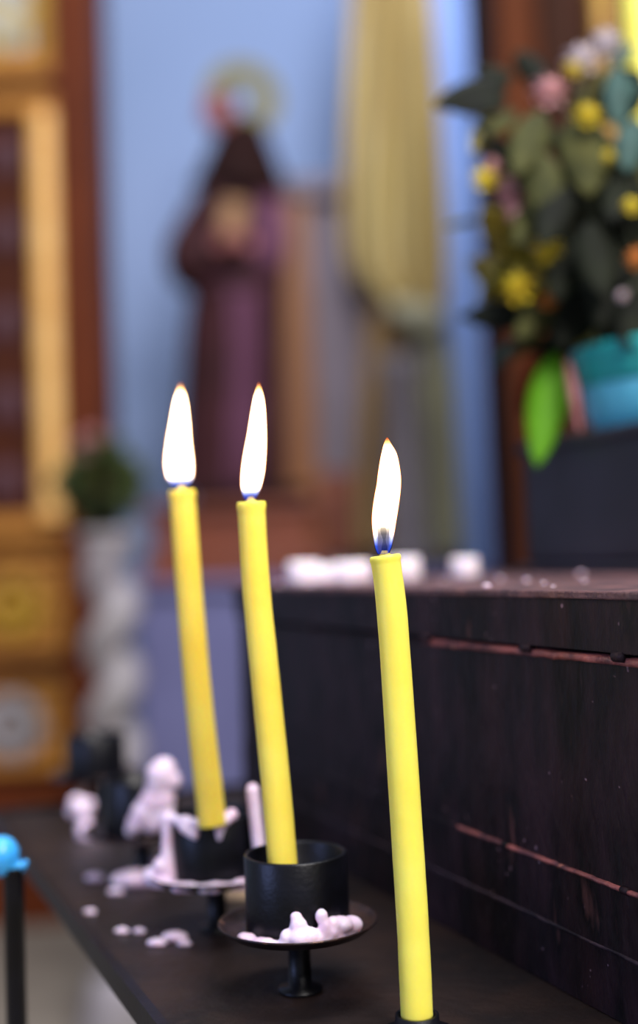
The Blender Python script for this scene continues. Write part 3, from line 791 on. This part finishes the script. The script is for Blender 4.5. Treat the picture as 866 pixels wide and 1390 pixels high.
# ---------------------------------------------------------------- holders
def holder_mesh(first, name, c, label, tilt=0):
    """c: centre of the saucer on its underside height"""
    zc = CAMZ-.1432
    root = empty(name, (c.x, c.y, TRAY), label, 'candle holder', 'iron candle cups on the table')
    if first is None:
        o3 = (c.x, c.y, zc)
        bm = bmesh.new()
        lathe(bm, [(.001,.002),(.0197,.0015),(.0200,.003),(.0200,.0298),(.0196,.0304),(.0186,.0304),(.0181,.0298),(.0180,.005),(.001,.0048)], o3, 72)
        cup = build('cup', bm, M_black, root)
        bm = bmesh.new()
        lathe(bm, [(.001,0),(.020,0),(.0270,.0014),(.0302,.0040),(.0308,.0046),(.0306,.0052),(.0298,.0046),(.0266,.0024),(.020,.0014),(.001,.0014)], o3, 72)
        pl = build('saucer', bm, M_plate, root)
        bm = bmesh.new()
        lathe(bm, [(.0085,-zc+TRAY+.0),(.0085,-zc+TRAY+.0012),(.0045,-zc+TRAY+.0018),(.0042,-.002),(.006,0)], o3, 32)
        st = build('stem', bm, M_black, root)
        return root, (cup, pl, st)
    for ch in first[1]:
        d = ch.copy(); col.objects.link(d); d.parent = root
    return root, None
zc = CAMZ-.1432
def hpos(px, Y):
    d = ray(px, 1100); return Vector((d.x/d.y*Y, Y, zc))
c2 = hpos(399, .492); c1 = hpos(290, .577); c0 = hpos(132, .855); cb = hpos(192, .675)
H2 = holder_mesh(None, 'candle_holder', c2, 'clean black iron cup on a shiny saucer, holding the middle burning candle')
H1 = holder_mesh(H2, 'candle_holder', c1, 'black iron cup overrun with white wax, holding the leftmost burning candle')
Hb = holder_mesh(H2, 'candle_holder', cb, 'empty black iron cup with a large pale wax lump on its rim')
H0 = holder_mesh(H2, 'candle_holder', c0, 'empty black iron cup at the far end of the table')
def ring(c, ang, r, z): 
    a = math.radians(ang); return Vector((c.x+r*math.cos(a), c.y+r*math.sin(a), c.z+z))
# wax pooled in the front saucer: angles, -90 faces the camera
bl = []
for i in range(22):
    a = -150+i*6.2; bl.append((ring(c2, a, .0232, .0026), .0026+.0006*math.sin(i*1.7), (1.1,1,.6)))
for i in range(8):
    a = -88+i*9; bl.append((ring(c2, a, .0228, .0042), .0034, (1,1,.75)))
bl += [(ring(c2,-87,.0240,.0050),.0046,(1,.9,.9)),(ring(c2,-88,.0230,.0090),.0034,(1,.9,1)),(ring(c2,-90,.0226,.0122),.0022,(1.1,.9,.9)),
       (ring(c2,-78,.0235,.0050),.0036),(ring(c2,-98,.0230,.0050),.0032),
       (ring(c2,-64,.0238,.0072),.0028,(.9,.9,1.5)),(ring(c2,-66,.0230,.0115),.0025,(1,.9,1.2)),(ring(c2,-58,.0240,.0055),.0028),
       (ring(c2,-46,.0232,.0070),.0042,(1.2,1,.8)),(ring(c2,-32,.0238,.0058),.0042,(1.1,1,.8)),(ring(c2,-54,.0232,.0080),.0030)]
blob('wax_spill', bl, M_drip, H2[0], vox=.0006, label='pale wax heaped in the saucer')
# wax over the second cup: heavy run at its left, a lip by the candle, a stick at its right
bl = []
for i in range(9):
    t = i/8; bl.append((ring(c1, -160+4*t, .0215+.001*t, .029-.024*t), .0032-.0008*math.sin(t*PI)+.0014*t, (1,1,1.1)))
for i in range(7): bl.append((ring(c1, -172+12*i, .0195, .0297+.0006*math.sin(i*2)), .0025))
for i in range(6): bl.append((ring(c1, -130+4*i, .0198, .0270-.0006*i), .0021))
for i in range(16): bl.append((ring(c1, -185+9*i, .0250+.001*math.sin(i*2), .0028), .0034+.0007*math.sin(i*1.9), (1.1,1,.65)))
bl += [(ring(c1,-164,.027,.004),.0056,(1,1,.9)),(ring(c1,-158,.025,.009),.0042),(ring(c1,-176,.029,.002),.0042,(1,1,.7)),(ring(c1,172,.031,.003),.0028)]
bl += [(ring(c1,-75,.0190,.0300),.0042,(1.1,1,.7)),(ring(c1,-78,.0203,.0265),.0024,(1,.7,1.3)),(ring(c1,-79,.0204,.0235),.0016,(1,.7,1.4)),(ring(c1,-60,.0185,.0318),.0030)]
bl += [(ring(c1,-112,.0202,.0255),.0020,(1.6,.7,1)), (ring(c1,-122,.0202,.0275),.0028,(1.2,.8,1))]
blob('wax_spill', bl, M_drip, H1[0], vox=.0007, label='thick pale wax running down the cup')
bl = []
for i in range(10):
    t = i/9; p = at(343+9*t, 1074+80*t, .560); bl.append((p, .0030, (1,1,1.2)))
blob('wax_drip', bl, M_drip, H1[0], vox=.0007, label='upright stick of pale wax')
# lump on the third cup
bl = []
for (x, y, r) in ((218,1052,20),(214,1066,17),(222,1045,17),(207,1088,18),(196,1104,18),(186,1117,14),(178,1127,9),(222,1086,16),(224,1108,16),(208,1118,14),(232,1060,14)):
    bl.append((at(x, y, .655), r*.655/F))
blob('wax_lump_on_rim', bl, M_drip, Hb[0], vox=.001, label='large pale wax lump')
bl = []
for (x, y, r) in ((104,1090,11),(114,1100,12),(120,1092,9),(98,1102,8)): bl.append((at(x, y, .80), r*.8/F))
for (x, y, r) in ((118,1130,14),(130,1136,14),(140,1130,11),(116,1138,8)): bl.append((at(x, y, .78), r*.78/F))
for (x, y, r) in ((116,1118,9),(112,1126,9)): bl.append((at(x, y, .79), r*.8/F))
blob('wax_spill', bl, M_drip, H0[0], vox=.0012, label='dull wax clinging to the stem')

# wax scraps on the tray (px, py, size px, aspect)
scr = [(182,1201,29,'oval pinkish wax cake on the table, largest of the scraps'),
       (157,1213,11,'small wax scrap just left of the oval wax cake'),
       (129,1194,13,'round wax scrap below the far stem'),
       (208,1176,12,'wax scrap beside the foot of the second cup from the far end'),
       (237,1276,17,'crumbly wax scrap at the bottom, left of the shiny saucer'),
       (213,1283,13,'flat wax scrap next to the crumbly one at the table front'),
       (250,1283,10,'small wax scrap closest to the shiny saucer'),
       (165,1266,10,'faint wax scrap near the table edge, left one of a pair'),
       (189,1266,9,'faint wax scrap near the table edge, right one of a pair'),
       (122,1240,9,'faint wax scrap alone near the left table edge')]
for (px, py, s, lab) in scr:
    p = on_z(px, py, TRAY); r = s*p.y/F
    bl = [((0,0,r*.3), r*.7, (1.1,1,.6)), ((-r*.55,.1*r,r*.25), r*.55, (1,1,.6)), ((r*.55,-.1*r,r*.25), r*.55, (1,1,.65)), ((r*.1,r*.4,r*.3), r*.55, (1,1,.6))]
    o = blob('wax_scrap', bl, M_drip, vox=.0007, label=lab, cat='wax', group='wax scraps on the table'); o.location = p + Vector((0,0,-r*.02))
# cream card piece
p = on_z(318, 1222, TRAY)
bm = bmesh.new(); box(bm, (p.x-.0065, p.y, TRAY), (p.x+.0065, p.y+.004, TRAY+.0078))
bevel(build('cream_block', bm, M_card, smooth=False, label='small cream rectangular block on the table behind the shiny saucer', cat='block'), .0008)

# ---------------------------------------------------------------- post with blue wax at the far left
p = at(18, 1180, .56)
root = empty('iron_post', (p.x, p.y, 0), 'thin black iron post topped with bright blue wax, at the left edge', 'post')
bm = bmesh.new(); lathe(bm, [(.05,0),(.05,.006),(.0048,.012),(.0045,p.z),(.006,p.z+.001)], (p.x, p.y, 0), 28); build('shaft', bm, M_black, root)
bl = [(at(1,1160,.56),.0082),(at(4,1170,.56),.0066),(at(10,1174,.56),.0050),(at(-8,1164,.56),.006),(at(17,1176,.56),.0040),(at(24,1180,.56),.0028),(at(30,1177,.56),.0022),(at(34,1171,.56),.0016)]
blob('blue_wax_cap', bl, M_bluewax, root, vox=.0006)

# ---------------------------------------------------------------- thick candle at the upper right
pt = at(884, 200, .90)
bx = pt.x
root = empty('tall_altar_candle', (bx+.004, .93, 1.1), 'thick pale yellow candle rising behind the bouquet at the upper right', 'candle')
bm = bmesh.new(); zz = at(872, -140, .93).z
lathe(bm, [(.001,1.30),(.0135,1.30),(.014,1.302),(.0138,zz-.002),(.012,zz),(.001,zz-.001)], (bx+.014*0+.006, .93, 0), 48); build('wax_shaft', bm, M_candle_pale, root)
bm = bmesh.new(); lathe(bm, [(.05,BOXTOP),(.05,BOXTOP+.006),(.012,BOXTOP+.014),(.008,BOXTOP+.05),(.008,1.27),(.018,1.295),(.018,1.31),(.0145,1.31),(.0145,1.299),(.001,1.299)], (bx+.006, .93, 0), 40)
build('candlestick', bm, M_gold, root)

# ---------------------------------------------------------------- light
w = bpy.data.worlds.new('world'); scene.world = w; w.use_nodes = True
nt = w.node_tree; bg = nt.nodes['Background']
tc = nt.nodes.new('ShaderNodeTexCoord'); sp = nt.nodes.new('ShaderNodeSeparateXYZ'); rp = nt.nodes.new('ShaderNodeValToRGB')
mr = nt.nodes.new('ShaderNodeMapRange'); mr.inputs[1].default_value = -1; mr.inputs[2].default_value = 1
nt.links.new(tc.outputs['Generated'], sp.inputs[0]); nt.links.new(sp.outputs['X'], mr.inputs[0]); nt.links.new(mr.outputs[0], rp.inputs[0])
rp.color_ramp.elements[0].color = (.72, .80, 1.0, 1); rp.color_ramp.elements[1].color = (.92, .86, .82, 1)
nt.links.new(rp.outputs[0], bg.inputs['Color']); bg.inputs['Strength'].default_value = .36
def area(name, loc, target, size, power, color):
    l = bpy.data.lights.new(name, 'AREA'); l.size = size; l.energy = power; l.color = color
    o = bpy.data.objects.new(name, l); col.objects.link(o); o.location = loc
    o.rotation_euler = (Vector(target)-Vector(loc)).to_track_quat('-Z', 'Y').to_euler(); return o
area('wall_fill', (.4, .9, 4.3), (-.1, 4.6, 1.5), 1.8, 158, (.90, .93, 1))  # added overhead fill that brightens the back wall evenly
area('candle_key', (.95, -1.2, 3.0), (.0, .5, 1.05), 1.0, 112, (1, .94, .92))  # added key light, placed to brighten the candles but miss the box front
area('blue_fill_left', (-1.1, -.05, 1.28), (0, .5, 1.0), .4, 5, (.34, .45, 1))  # small added blue light for the sheen on the cups; its source is unseen

scene.view_settings.view_transform = 'Standard'; scene.view_settings.look = 'None'
scene.view_settings.gamma = 1; scene.view_settings.exposure = 0; scene.view_settings.use_curve_mapping = False
scene.cycles.use_denoising = True
scene.cycles.transparent_max_bounces = 16
